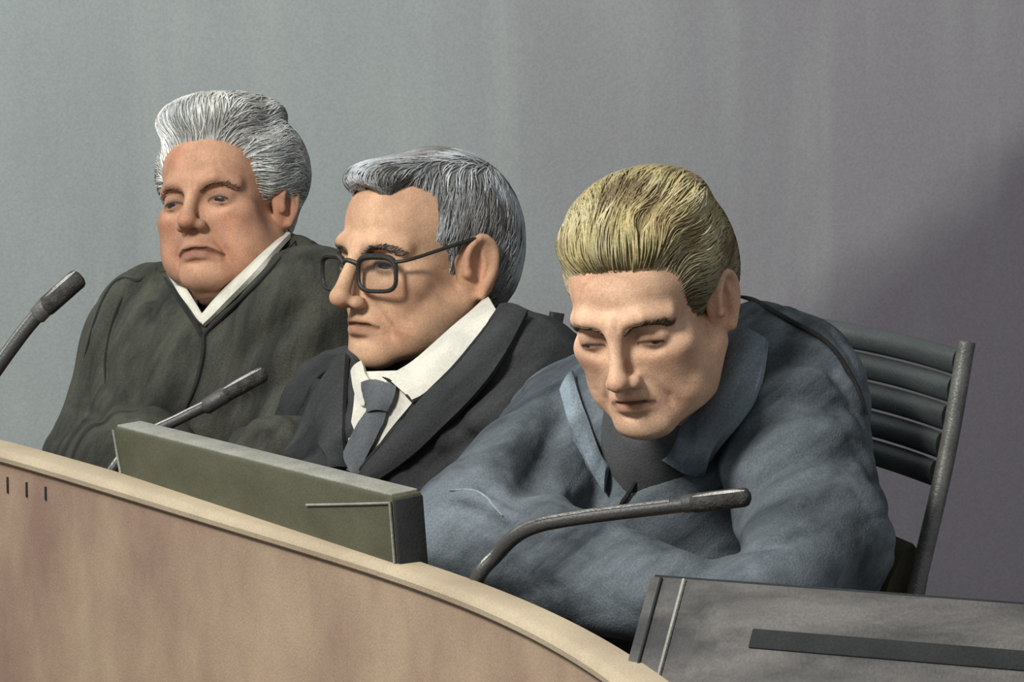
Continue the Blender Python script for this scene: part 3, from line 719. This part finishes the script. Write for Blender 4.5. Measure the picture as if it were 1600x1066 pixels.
def cloth_mesh(F, name, m, root):
    V, Fq = F.mesh(2); return mesh_obj(name, V, Fq, m, root)
def ribbon(F, left, right, name, m, root, off=.004, th=.004, n=26, bulge=.0, mid=None, F2=None):
    """a flat strip of cloth between two pixel polylines, laid on the surface of F (or the nearer of F, F2), with thickness"""
    l, r = spline(left, n), spline(right, n); rows = 7; P = []
    for i in range(n):
        row = []
        for j in range(rows):
            t = j / (rows - 1); q = l[i] * (1 - t) + r[i] * t
            c = F.cast(q[0], q[1], 0)
            if F2 is not None:
                c2 = F2.cast(q[0], q[1], 0)
                if F2.sample(c2[None])[0] < .01 and (F.sample(c[None])[0] > .01 or (c2 - CAM) @ FW < (c - CAM) @ FW): c = c2
            row.append(c)
        P.append(row)
    P = np.array(P)
    for _ in range(6):                                    # relax: cloth bridges small gaps
        Q = P.copy(); Q[1:-1] = (P[:-2] + 2 * P[1:-1] + P[2:]) / 4; Q[:, 1:-1] = (Q[:, :-2] + 2 * Q[:, 1:-1] + Q[:, 2:]) / 4; P = Q
    gu = np.gradient(P, axis=0); gv = np.gradient(P, axis=1); N = np.cross(gu, gv); N /= np.linalg.norm(N, axis=2, keepdims=True) + 1e-9
    to = CAM - P; N *= np.sign((N * to).sum(2))[..., None]
    b = np.array([math.sin(math.pi * j / (rows - 1)) for j in range(rows)])[None, :, None]
    top = P + N * (off + th + bulge * b); bot = P + N * (off - .002)
    mb = MB(); mb.grid(top); a = len(mb.v); mb.grid(bot)
    def I(i, j): return i * rows + j
    for i in range(n - 1):
        for j in (0, rows - 1): mb.f.append((I(i, j), I(i + 1, j), a + I(i + 1, j), a + I(i, j)))
    for j in range(rows - 1):
        for i in (0, n - 1): mb.f.append((I(i, j), I(i, j + 1), a + I(i, j + 1), a + I(i, j)))
    return mb.build(name, m, root, angle=50)
def seam(F, pix, name, m, root, r=.0016, off=.0008, n=40):
    """a raised seam, edge or painted light line along a pixel line on the cloth"""
    P = F.casts(spline(pix, n), 0); Q = P.copy()
    for _ in range(3): Q[1:-1] = (Q[:-2] + 2 * Q[1:-1] + Q[2:]) / 4
    g = F.grad(Q); mb = MB(); rr = r * np.clip(np.sin(np.linspace(.06, .94, n) * math.pi) * 1.6, .25, 1)
    mb.tube(Q + g * off, rr, 6); return mb.build(name, m, root)
def folds(F, lst):
    """soft folds: each a pixel polyline on the cloth with radius and depth (positive = groove, negative = ridge)"""
    for pix, r, a in lst:
        P = F.casts(spline(pix, 12), 0); F.stroke(P, r * .80, a * 1.2)
        if a > 0: F.stroke(P, r * .34, a * .55)

def legs(root, pelvis, yaw, spread=.09):
    fx, fy = math.sin(math.radians(yaw)), -math.cos(math.radians(yaw)); f = np.array([fx, fy, 0]); s = np.array([-fy, fx, 0])
    z0 = pelvis[2]; mb = MB()
    for k in (-1, 1):
        h = np.array(pelvis) + s * spread * k; kn = h + f * .34; kn[2] = z0 - .02; an = kn + f * .02; an[2] = DAIS + .09
        mb.tube(spline([h, (h + kn) / 2, kn, kn * .5 + an * .5 + f * .01, an], 18), [.082] * 8 + [.066] * 5 + [.058] * 5, 14)
    mb.build('trousers', M_trouser, root)
    for k in (-1, 1):
        h = np.array(pelvis) + s * spread * k + f * .36; h[2] = DAIS
        mb = MB(); a = math.atan2(f[1], f[0]); Rz = np.array([[math.cos(a), -math.sin(a), 0], [math.sin(a), math.cos(a), 0], [0, 0, 1]])
        mb.box(h + f * .06 + np.array([0, 0, .035]), (.26, .09, .07), Rz, .03, taper=(.6, .8)); mb.build('shoe', M_shoe, root)

def frame(yaw):
    a = math.radians(yaw); return np.array([math.sin(a), -math.cos(a), 0]), np.array([math.cos(a), math.sin(a), 0])   # forward, the person's left
def torso(lo, hi, h, RS, LS, NK, CH, PV, yaw, rs, chest_r, arms, wide=.16):
    F = Field(lo, hi, h); f, s = frame(yaw); Rz = rot(yaw, 0, 0)
    F.add(ell(CH, chest_r, Rz))
    F.add(poly([CH - np.array([0, 0, .04]), PV], [chest_r[1] * 1.05, .15]), .08)
    F.add(poly([RS, NK - np.array([0, 0, .055]), LS], [rs, rs * .95, rs]), .06)
    for a in arms: F.add(poly(a[0], a[1]), .035)
    return F
class Snap:
    pass
def freeze(F):
    G = Field.__new__(Field); G.lo, G.h, G.n, G.ax, G.D = F.lo, F.h, F.n, F.ax, F.D.copy(); return G
def body_mesh(root, HF, Mx, p, hands):
    V, Fq = HF.mesh(2); C = head_colours(V, p); V = (V @ Mx[0].T) * Mx[2] + Mx[1]
    V, Fq, C = join_arrays([(V, Fq, C)] + hands)
    return mesh_obj('body', V, Fq, M_skin, root, C)
def loc(Mx, P): return ((np.array(P) - Mx[1]) @ Mx[0]) / Mx[2]

# ---- the silver-haired judge in a robe
def judge_silver():
    T = W(352, 316, 4.23); Mx = (rot(-23, -10, -9), T, .94)
    p = dict(skin=(176, 134, 110), red=(180, 110, 86), lip=(132, 84, 70), pale=(206, 164, 132), dark=(86, 60, 50), iris=(46, 44, 42), wide=1.05, jaw=1.05, cheek=.005,
             double_chin=True, chin_fold=.003, frown=.008, open=.0043, lid_drop=.002, lid=.75, bag=.0014, fold=.0046, nose_w=1.05, nose_len=-.003, ear=.92, mouth_w=.032, brow_lines=(.038, .050), glabella=True)
    RS, LS, NK, CH = W(232, 536, 4.38), W(486, 492, 4.12), W(365, 462, 4.32), W(335, 660, 4.26)
    PV = np.array([CH[0] + .02, CH[1] + .03, .74]); yaw = -42
    root = thing('person', (PV[0], PV[1], DAIS), 'seated person with swept silver hair in a dark robe with pale collar', 'person')
    RE, RW_, LE, LW_ = W(168, 745, 4.40), Wz(262, 738, .955), W(505, 760, 4.08), Wz(400, 760, .955)
    arms = [([RS, (RS + RE) / 2, RE], [.074, .078, .080]), ([RE, RE * .4 + RW_ * .6], [.08, .078]), ([LS, (LS + LE) / 2, LE], [.078, .08, .085]), ([LE, LE * .4 + LW_ * .6], [.085, .08])]
    lo = np.min([RS, LS, RE, LE, PV, RW_, LW_], 0) - .17; hi = np.max([RS, LS, NK, RE, PV], 0) + .17
    F = torso(lo, hi, .0042, RS, LS, NK, CH, PV, yaw, .074, (.165, .125, .18), arms)
    F.add(poly([W(275, 470, 4.36), W(250, 478, 4.37)], [.045, .05]), .05); F.add(poly([W(425, 425, 4.34), W(460, 440, 4.24)], [.05, .055]), .05)
    folds(F, [([(205, 450), (172, 500), (160, 560), (163, 610)], .014, .010), ([(232, 446), (205, 500), (190, 570), (186, 640)], .012, -.006),
              ([(250, 450), (232, 520), (212, 590), (205, 660)], .013, .007), ([(150, 490), (135, 560), (130, 640)], .012, -.005),
              ([(300, 500), (270, 560), (240, 640)], .016, -.005), ([(375, 560), (420, 520), (490, 470)], .018, .006), ([(360, 610), (430, 560), (510, 510)], .018, -.005),
              ([(345, 650), (400, 620), (470, 590)], .016, .005), ([(110, 640), (150, 650), (200, 690)], .012, .006)])
    F0 = freeze(F)
    F.ripple([((1, -.2, .12), .075, .0022), ((.9, .3, .5), .11, .0020)], 1)
    vb = F.cast(319, 508)
    F.sub(poly([W(352, 380, 4.22), W(350, 440, 4.27), vb], [.064, .058, .003]), .008)
    cloth_mesh(F, 'robe', M_robe1, root)
    HF = head_field(p, loc(Mx, W(358, 500, 4.34)), .062, loc(Mx, W(336, 508, 4.275)))
    f, s = frame(yaw)
    hands = [hand_parts(RE * .35 + RW_ * .65, RW_ - RE, (0, 0, 1), s, .95), hand_parts(LE * .35 + LW_ * .65, LW_ - LE, (0, 0, 1), -s, .95)]
    body_mesh(root, HF, Mx, p, hands); eyeballs(p, Mx, root)
    ribbon(F0, [(262, 432), (286, 468), (317, 510)], [(276, 428), (300, 464), (322, 498)], 'collar', M_shirt, root, .003, .004, bulge=.002)
    ribbon(F0, [(455, 374), (405, 432), (356, 480), (321, 512)], [(440, 372), (394, 422), (346, 467), (318, 497)], 'collar', M_shirt, root, .004, .004, bulge=.002)
    seam(F0, [(258, 436), (284, 474), (310, 514), (317, 530)], 'robe_edge', M_seam, root, .0032, .003)
    seam(F0, [(462, 380), (410, 440), (360, 488), (322, 522), (320, 545), (308, 600), (285, 650)], 'robe_edge', M_seam, root, .0030, .003)
    seam(F0, [(270, 424), (235, 430), (215, 440), (190, 436), (168, 458), (150, 500), (132, 560)], 'sleeve_seam', M_seam, root, .0026)
    seam(F0, [(200, 448), (178, 500), (166, 555), (165, 600)], 'sleeve_seam', M_seam, root, .0022)
    eyebrow(HF, [(.012, -.095, .003), (.026, -.095, .0100), (.040, -.085, .0115), (.050, -.072, .005)], Mx, root, [(116, 88, 70), (104, 80, 64), (140, 108, 86)], .004, 90, .0006)
    H = Field([-.135, -.15, -.10], [.135, .15, .18], .0032)
    H.add(ell((0, .020, .050), (.088, .097, .086))); H.add(ell((0, .060, .0), (.072, .046, .075)), .03)
    H.add(ell((0, -.034, .106), (.070, .052, .034)), .02); H.add(ell((0, .03, .115), (.075, .07, .030)), .02)
    for q in (-1, 1): H.add(ell((q * .076, .030, .040), (.022, .056, .050)), .02)
    H.sub(ell((0, -.108, -.030), (.073, .092, .103)), .010)
    for q in (-1, 1): H.sub(ell((q * .088, -.002, -.030), (.030, .030, .036)), .008)
    H.sub(ell((0, .02, -.130), (.13, .17, .075)), .01)
    for i in range(26):
        a = -1.2 + 2.4 * i / 25; x = .085 * math.sin(a)
        P = H.project([(x * .8, -.08, .09), (x, -.03, .13), (x * 1.05, .03, .13), (x, .09, .08)]); H.stroke(P, .0055, .0022 if i % 2 else -.0015)
    def flow(P):
        x, y, z = P.T
        return np.stack([.5 * np.sign(x) * np.clip(np.abs(x) * 12 - .3, 0, 1) + .25 * np.sin(z * 40), np.ones_like(x), 1.5 * np.clip((-.03 - y) * 22, 0, 1.3) - 1.6 * np.clip((y - .05) * 14, 0, 1.2) + .35 * np.sin(y * 50 + x * 20)], 1)
    build_hair(p, H, Mx, root, flow, 4800, [(222, 224, 218), (240, 240, 232), (190, 194, 190), (146, 151, 152), (206, 204, 192), (172, 172, 166)], .065, .0020, .00075, .20, (158, 160, 156))
    legs(root, PV, yaw)
judge_silver()

# ---- the man in black glasses
def judge_glasses():
    T = W(660, 400, 3.81); Mx = (rot(-49, -1.3, -4), T, 1.0)
    p = dict(skin=(190, 152, 124), red=(190, 122, 98), lip=(150, 104, 84), pale=(222, 184, 150), dark=(92, 66, 54), iris=(60, 58, 52), wide=1.0, jaw=.98, cheek=.0, frown=.003, open=.0042,
             fold=.0050, nose_w=1.0, nose_len=.003, nose_out=.006, mouth_w=.026, hollow=.0050, ear=1.15, brow_lines=(.040,), glabella=True, chin_fold=.002)
    RS, LS, NK, CH = W(548, 655, 3.98), W(812, 610, 3.70), W(700, 540, 3.90), W(660, 750, 3.80)
    PV = np.array([CH[0] + .03, CH[1] + .04, .72]); yaw = -45
    root = thing('person', (PV[0], PV[1], DAIS), 'seated man with grey hair, black glasses, tie and black robe', 'person')
    RE, RW_, LE, LW_ = W(462, 800, 3.95), Wz(455, 826, .955), W(800, 890, 3.64), Wz(560, 850, .955)
    arms = [([RS, RE], [.074, .070]), ([RE, RE * .4 + RW_ * .6], [.07, .065]), ([LS, (LS + LE) / 2, LE], [.080, .078, .072]), ([LE, LE * .4 + LW_ * .6], [.072, .062])]
    lo = np.min([RS, LS, RE, LE, PV, RW_, LW_], 0) - .17; hi = np.max([RS, LS, NK, RE, PV], 0) + .17
    F = torso(lo, hi, .0042, RS, LS, NK, CH, PV, yaw, .074, (.16, .12, .18), arms)
    F.add(poly([W(745, 545, 3.90), W(790, 560, 3.80)], [.05, .055]), .05)
    F0 = freeze(F)
    F.sub(poly([W(680, 470, 3.82), W(655, 540, 3.80), W(600, 590, 3.70)], [.072, .066, .035]), .012)
    F.sub(poly([W(730, 470, 3.88), W(690, 545, 3.82)], [.066, .056]), .012)
    F.sub(poly([W(712, 490, 3.80), W(690, 512, 3.66)], [.052, .050]), .012)
    folds(F, [([(720, 640), (760, 600), (830, 560)], .016, .008), ([(690, 700), (760, 650), (830, 610)], .016, -.007), ([(660, 745), (720, 700), (790, 680)], .016, .008),
              ([(740, 760), (780, 700), (820, 650)], .013, -.006), ([(520, 600), (490, 660), (460, 720)], .014, .008), ([(550, 620), (535, 680), (520, 740)], .014, -.006), ([(700, 660), (740, 690), (760, 740)], .012, .006)])
    F.ripple([((.7, 0, .7), .08, .0022), ((.3, .5, .9), .12, .0020)], 4)
    cloth_mesh(F, 'robe', M_robe2, root)
    HF = head_field(p, loc(Mx, W(702, 590, 3.90)), .058, loc(Mx, W(680, 620, 3.88)))
    f, s = frame(yaw)
    hands = [hand_parts(RE * .35 + RW_ * .65, RW_ - RE, (0, 0, 1), s, 1.0), hand_parts(LE * .35 + LW_ * .65, LW_ - LE, (0, 0, 1), -s, 1.0)]
    body_mesh(root, HF, Mx, p, hands); eyeballs(p, Mx, root)
    ribbon(F0, [(560, 585), (556, 640), (548, 690), (545, 745)], [(690, 580), (640, 640), (600, 690), (560, 745)], 'shirt', M_shirt, root, .002, .003)
    ribbon(F0, [(764, 478), (716, 522), (660, 568), (610, 596)], [(790, 508), (734, 566), (684, 612), (650, 632)], 'collar', M_shirt, root, .008, .004, bulge=.004)
    ribbon(F0, [(572, 570), (578, 590), (590, 606), (604, 604)], [(556, 586), (560, 616), (572, 640), (584, 622)], 'collar', M_shirt, root, .006, .003, bulge=.002)
    ribbon(F0, [(574, 606), (576, 626), (584, 646)], [(628, 610), (624, 630), (612, 648)], 'tie', M_tie, root, .010, .004, bulge=.007)
    ribbon(F0, [(584, 644), (566, 668), (548, 706), (536, 745)], [(612, 646), (606, 668), (590, 700), (566, 745)], 'tie', M_tie, root, .008, .004, bulge=.004)
    ribbon(F0, [(786, 492), (730, 566), (664, 632), (610, 690), (560, 750)], [(826, 500), (776, 590), (714, 660), (650, 716), (590, 760)], 'lapel', M_robe2, root, .009, .005, bulge=.005)
    ribbon(F0, [(552, 560), (548, 620), (546, 680), (545, 745)], [(530, 575), (510, 630), (505, 690), (510, 745)], 'lapel', M_robe2, root, .008, .004, bulge=.003)
    seam(F0, [(606, 598), (632, 612), (652, 634)], 'collar_edge', M_seam, root, .0018, .013)
    seam(F0, [(784, 500), (728, 572), (662, 637), (608, 694), (560, 748)], 'robe_edge', M_seam, root, .0030, .012)
    seam(F0, [(548, 560), (500, 590), (470, 640), (445, 690), (420, 720)], 'robe_edge', M_seam, root, .0026, .001)
    eyebrow(HF, [(.012, -.096, .006), (.026, -.096, .013), (.040, -.086, .014), (.051, -.072, .006)], Mx, root, [(92, 82, 72), (70, 62, 54), (120, 108, 96)], .007, 120, .0009, .011)
    H = Field([-.12, -.15, -.10], [.12, .15, .155], .003)
    H.add(ell((0, .022, .035), (.083, .098, .085))); H.add(ell((0, .068, -.005), (.070, .046, .070)), .03)
    H.add(ell((0, -.050, .088), (.052, .040, .021)), .02)
    H.sub(ell((0, -.110, -.010), (.064, .080, .100)), .008)
    for q in (-1, 1):
        H.sub(ell((q * .064, -.062, .050), (.034, .034, .046)), .008); H.sub(ell((q * .088, .004, -.026), (.030, .030, .036)), .006)
        H.sub(ell((q * .080, -.060, -.02), (.040, .060, .050)), .008)
    H.sub(ell((0, .02, -.140), (.13, .17, .075)), .01)
    for i in range(34):
        a = -2.2 + 4.4 * i / 33; P = H.project([(.06 * math.sin(a), .02 - .06 * math.cos(a), .12), (.09 * math.sin(a), .02 - .1 * math.cos(a), .07), (.09 * math.sin(a), .02 - .1 * math.cos(a), .02)]); H.stroke(P, .005, .0016 if i % 2 else -.0012)
    def flow(P):
        x, y, z = P.T; top = np.clip((z - .085) * 30, 0, 1)
        side = np.stack([x * 3, -.35 + 0 * x, -np.ones_like(x)], 1); up = np.stack([-.5 + 0 * x, -1 + 0 * x, .25 + 0 * x], 1)
        return side * (1 - top[:, None]) + up * top[:, None]
    build_hair(p, H, Mx, root, flow, 4800, [(168, 172, 174), (200, 205, 208), (128, 128, 126), (92, 90, 86), (150, 152, 152), (110, 106, 98)], .045, .0017, .0007, .18, (112, 112, 109))
    # spectacles: rims, bridge, temples, lenses
    g = MB(); top = thing_child('glasses', root)
    def L(P): return np.array(P) @ Mx[0].T * Mx[2] + Mx[1]
    for q in (-1, 1):
        ring = []
        for i in range(33):
            a = 2 * math.pi * i / 32; c, sn = math.cos(a), math.sin(a)
            x = q * .0385 + .0265 * np.sign(c) * abs(c) ** .55; z = -.0125 + .0190 * np.sign(sn) * abs(sn) ** .6 - .0015
            ring.append(L((x, -.1015 + .35 * max(0, abs(x) - .012) ** 1.2, z)))
        mb = MB(); mb.tube(ring, [.0025 + .0012 * max(0, math.sin(2 * math.pi * i / 32)) for i in range(33)], 8, caps=False); mb.build('rim', M_frame, top)
        c = np.mean(ring[:-1], 0); mb = MB(); mb.add([c] + ring[:-1], [(0, 1 + i, 1 + (i + 1) % 32) for i in range(32)]); mb.build('lens', M_glass, top)
        mb = MB(); mb.tube(spline([L((q * .063, -.091, -.001)), L((q * .073, -.074, .002)), L((q * .079, -.02, .014)), L((q * .084, .012, .020)), L((q * .086, .026, .012)), L((q * .084, .034, -.006))], 26), .0030, 8, squash=.7); mb.build('temple', M_frame, top)
    mb = MB(); mb.tube(spline([L((-.013, -.1012, -.003)), L((0, -.1065, .001)), L((.013, -.1012, -.003))], 10), .0026, 8); mb.build('bridge', M_frame, top)
    legs(root, PV, yaw)
def thing_child(name, root):
    e = bpy.data.objects.new(name, None); COL.objects.link(e); e.parent = root; e.empty_display_size = .02; PORG[e.name] = PORG[root.name]; return e
judge_glasses()

# ---- the blond man in a blue work jacket, head bowed
def man_blond():
    T = W(1013, 470, 3.25); Mx = (rot(-24, 18.5, -7), T, .915)
    p = dict(skin=(212, 172, 144), red=(208, 146, 120), lip=(166, 112, 94), pale=(236, 200, 168), dark=(104, 76, 62), iris=(52, 54, 54), wide=1.0, jaw=1.0, frown=.003, open=.0036, lid_drop=.0042, lid=.7,
             fold=.0026, nose_w=.95, nose_len=.003, mouth_w=.024, hollow=.0036, ear=1.05, gaze=(0, -.55), glabella=True)
    RS, LS, NK, CH = W(906, 700, 3.56), W(1222, 624, 3.38), W(1085, 610, 3.48), W(1060, 770, 3.52)
    PV = np.array([.24, 3.60, .72]); yaw = -40
    root = thing('person', (PV[0], PV[1], DAIS), 'blond man in a blue work jacket bowing his head over the desk', 'person')
    RE, RW_, LE, LW_ = W(745, 842, 3.36), W(1045, 935, 3.12), W(1272, 850, 3.26), Wz(1175, 970, .955)
    arms = [([RS, (RS + RE) / 2 + np.array([0, 0, .012]), RE], [.072, .070, .064]), ([RE, RW_], [.064, .046]), ([LS, (LS + LE) / 2, LE], [.076, .074, .066]), ([LE, LW_], [.066, .048])]
    lo = np.min([RS, LS, RE, LE, PV, RW_, LW_], 0) - .16; hi = np.max([RS, LS, NK, RE, LE, PV], 0) + .16
    F = torso(lo, hi, .0038, RS, LS, NK, CH, PV, yaw, .078, (.165, .12, .17), arms)
    F.add(poly([W(1140, 570, 3.48), W(1180, 560, 3.42)], [.045, .05]), .04)
    F0 = freeze(F)
    vb = F.cast(976, 776)
    F.sub(poly([W(1060, 520, 3.40), W(1030, 640, 3.36), W(1005, 690, 3.38), vb], [.062, .056, .036, .004]), .012)
    folds(F, [([(1200, 560), (1270, 560), (1330, 620)], .012, .009), ([(1160, 640), (1240, 590), (1320, 600)], .012, -.008), ([(1150, 690), (1230, 630), (1330, 640)], .012, .010),
              ([(1150, 740), (1230, 680), (1330, 675)], .012, -.008), ([(1170, 770), (1240, 720), (1340, 710)], .013, .009), ([(1200, 820), (1260, 780), (1330, 760)], .013, -.006),
              ([(1130, 860), (1200, 850), (1280, 830)], .011, .008), ([(850, 620), (800, 690), (740, 750)], .014, -.007), ([(880, 640), (850, 720), (800, 790)], .016, .010), ([(905, 690), (890, 760), (850, 810)], .014, -.007),
              ([(700, 772), (740, 780), (800, 815)], .010, -.010), ([(700, 790), (750, 800), (800, 835)], .010, .010), ([(800, 850), (870, 850), (930, 880)], .012, .008), ([(760, 830), (840, 880), (920, 920)], .012, -.006),
              ([(930, 700), (940, 760), (930, 800)], .012, .006), ([(1050, 790), (1100, 720), (1150, 670)], .014, .007)])
    F.ripple([((-.3, 0, 1), .065, .0018), ((.7, .3, .6), .10, .0020)], 2)
    cloth_mesh(F, 'jacket', M_jacket, root)
    HF = head_field(p, loc(Mx, W(1072, 640, 3.44)), .056, loc(Mx, W(1040, 690, 3.43)))
    f, s = frame(yaw)
    hands = [hand_parts(RW_, RW_ - RE, (0, 0, 1), s, 1.0, (204, 162, 132)), hand_parts(LW_, LW_ - LE, (0, 0, 1), -s, 1.0, (204, 162, 132))]
    body_mesh(root, HF, Mx, p, hands); eyeballs(p, Mx, root)
    TS = Field(W(1040, 700, 3.45) - .22, W(1040, 700, 3.45) + .22, .005)
    TS.add(poly([W(1045, 655, 3.41), W(1025, 730, 3.445), W(1035, 830, 3.50)], [.066, .060, .06]), .02)
    TS.sub(poly([W(1055, 600, 3.40), W(1052, 632, 3.405)], [.054, .034]), .006)
    cloth_mesh(TS, 'tee_shirt', M_tee, root)
    ribbon(F0, [(1150, 520), (1130, 590), (1080, 650), (1020, 712)], [(1204, 540), (1190, 620), (1150, 680), (1106, 724)], 'collar', M_collar, root, .007, .006, bulge=.008)
    ribbon(F0, [(900, 590), (915, 650), (935, 700), (955, 730)], [(880, 620), (890, 680), (915, 730), (945, 770)], 'collar', M_collar, root, .005, .005, bulge=.004)
    seam(F0, [(1020, 713), (1060, 700), (1084, 692), (1096, 712), (1106, 728)], 'collar_edge', M_pale_line, root, .0018, .015)
    seam(F0, [(1150, 468), (1180, 476), (1230, 505), (1290, 540), (1330, 600), (1350, 650)], 'jacket_line', M_seam, root, .0028, .004)
    seam(F0, [(1018, 718), (1000, 745), (982, 775), (970, 790)], 'placket', M_seam, root, .0026, .003)
    seam(F0, [(704, 772), (750, 776), (790, 812)], 'jacket_line', M_pale_line, root, .0014, .006)  # pale line paints the light along the elbow fold
    eyebrow(HF, [(.011, -.096, .004), (.024, -.097, .0105), (.039, -.087, .012), (.052, -.072, .004)], Mx, root, [(98, 80, 62), (76, 62, 50), (124, 102, 80)], .0055, 120, .0008, .010)
    H = Field([-.125, -.15, -.10], [.125, .15, .17], .003)
    H.add(ell((0, .024, .040), (.086, .100, .085))); H.add(ell((0, .068, .0), (.070, .046, .066)), .03)
    H.add(ell((0, -.030, .085), (.066, .054, .034)), .02); H.add(ell((0, .03, .093), (.070, .07, .030)), .02)
    H.sub(ell((0, -.110, -.030), (.072, .092, .104)), .008)
    for q in (-1, 1): H.sub(ell((q * .088, .002, -.026), (.030, .028, .036)), .006)
    H.sub(ell((0, .02, -.135), (.13, .17, .075)), .01)
    for i in range(24):
        a = -1.25 + 2.5 * i / 23; x = .085 * math.sin(a)
        P = H.project([(x * .75, -.075, .08), (x * .95, -.03, .13), (x * 1.05, .03, .13), (x, .09, .08)]); H.stroke(P, .0055, .0022 if i % 2 else -.0014)
    P = H.project([(.030, -.075, .085), (.042, -.04, .12), (.050, .0, .135), (.045, .05, .13)]); H.stroke(P, .007, .010)
    def flow(P):
        x, y, z = P.T
        return np.stack([.6 * np.sign(x - .03) * np.clip(np.abs(x - .03) * 14 - .2, 0, .8), np.ones_like(x), 1.7 * np.clip((-.03 - y) * 22, 0, 1.3) - 1.4 * np.clip((y - .06) * 14, 0, 1.2) + .2 * np.sin(y * 60)], 1)
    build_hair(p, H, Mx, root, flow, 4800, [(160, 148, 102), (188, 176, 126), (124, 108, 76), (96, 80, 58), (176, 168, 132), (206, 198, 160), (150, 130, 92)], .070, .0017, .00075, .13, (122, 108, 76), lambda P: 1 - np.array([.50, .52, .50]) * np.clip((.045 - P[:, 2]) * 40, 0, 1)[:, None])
    legs(root, PV, yaw)
man_blond()
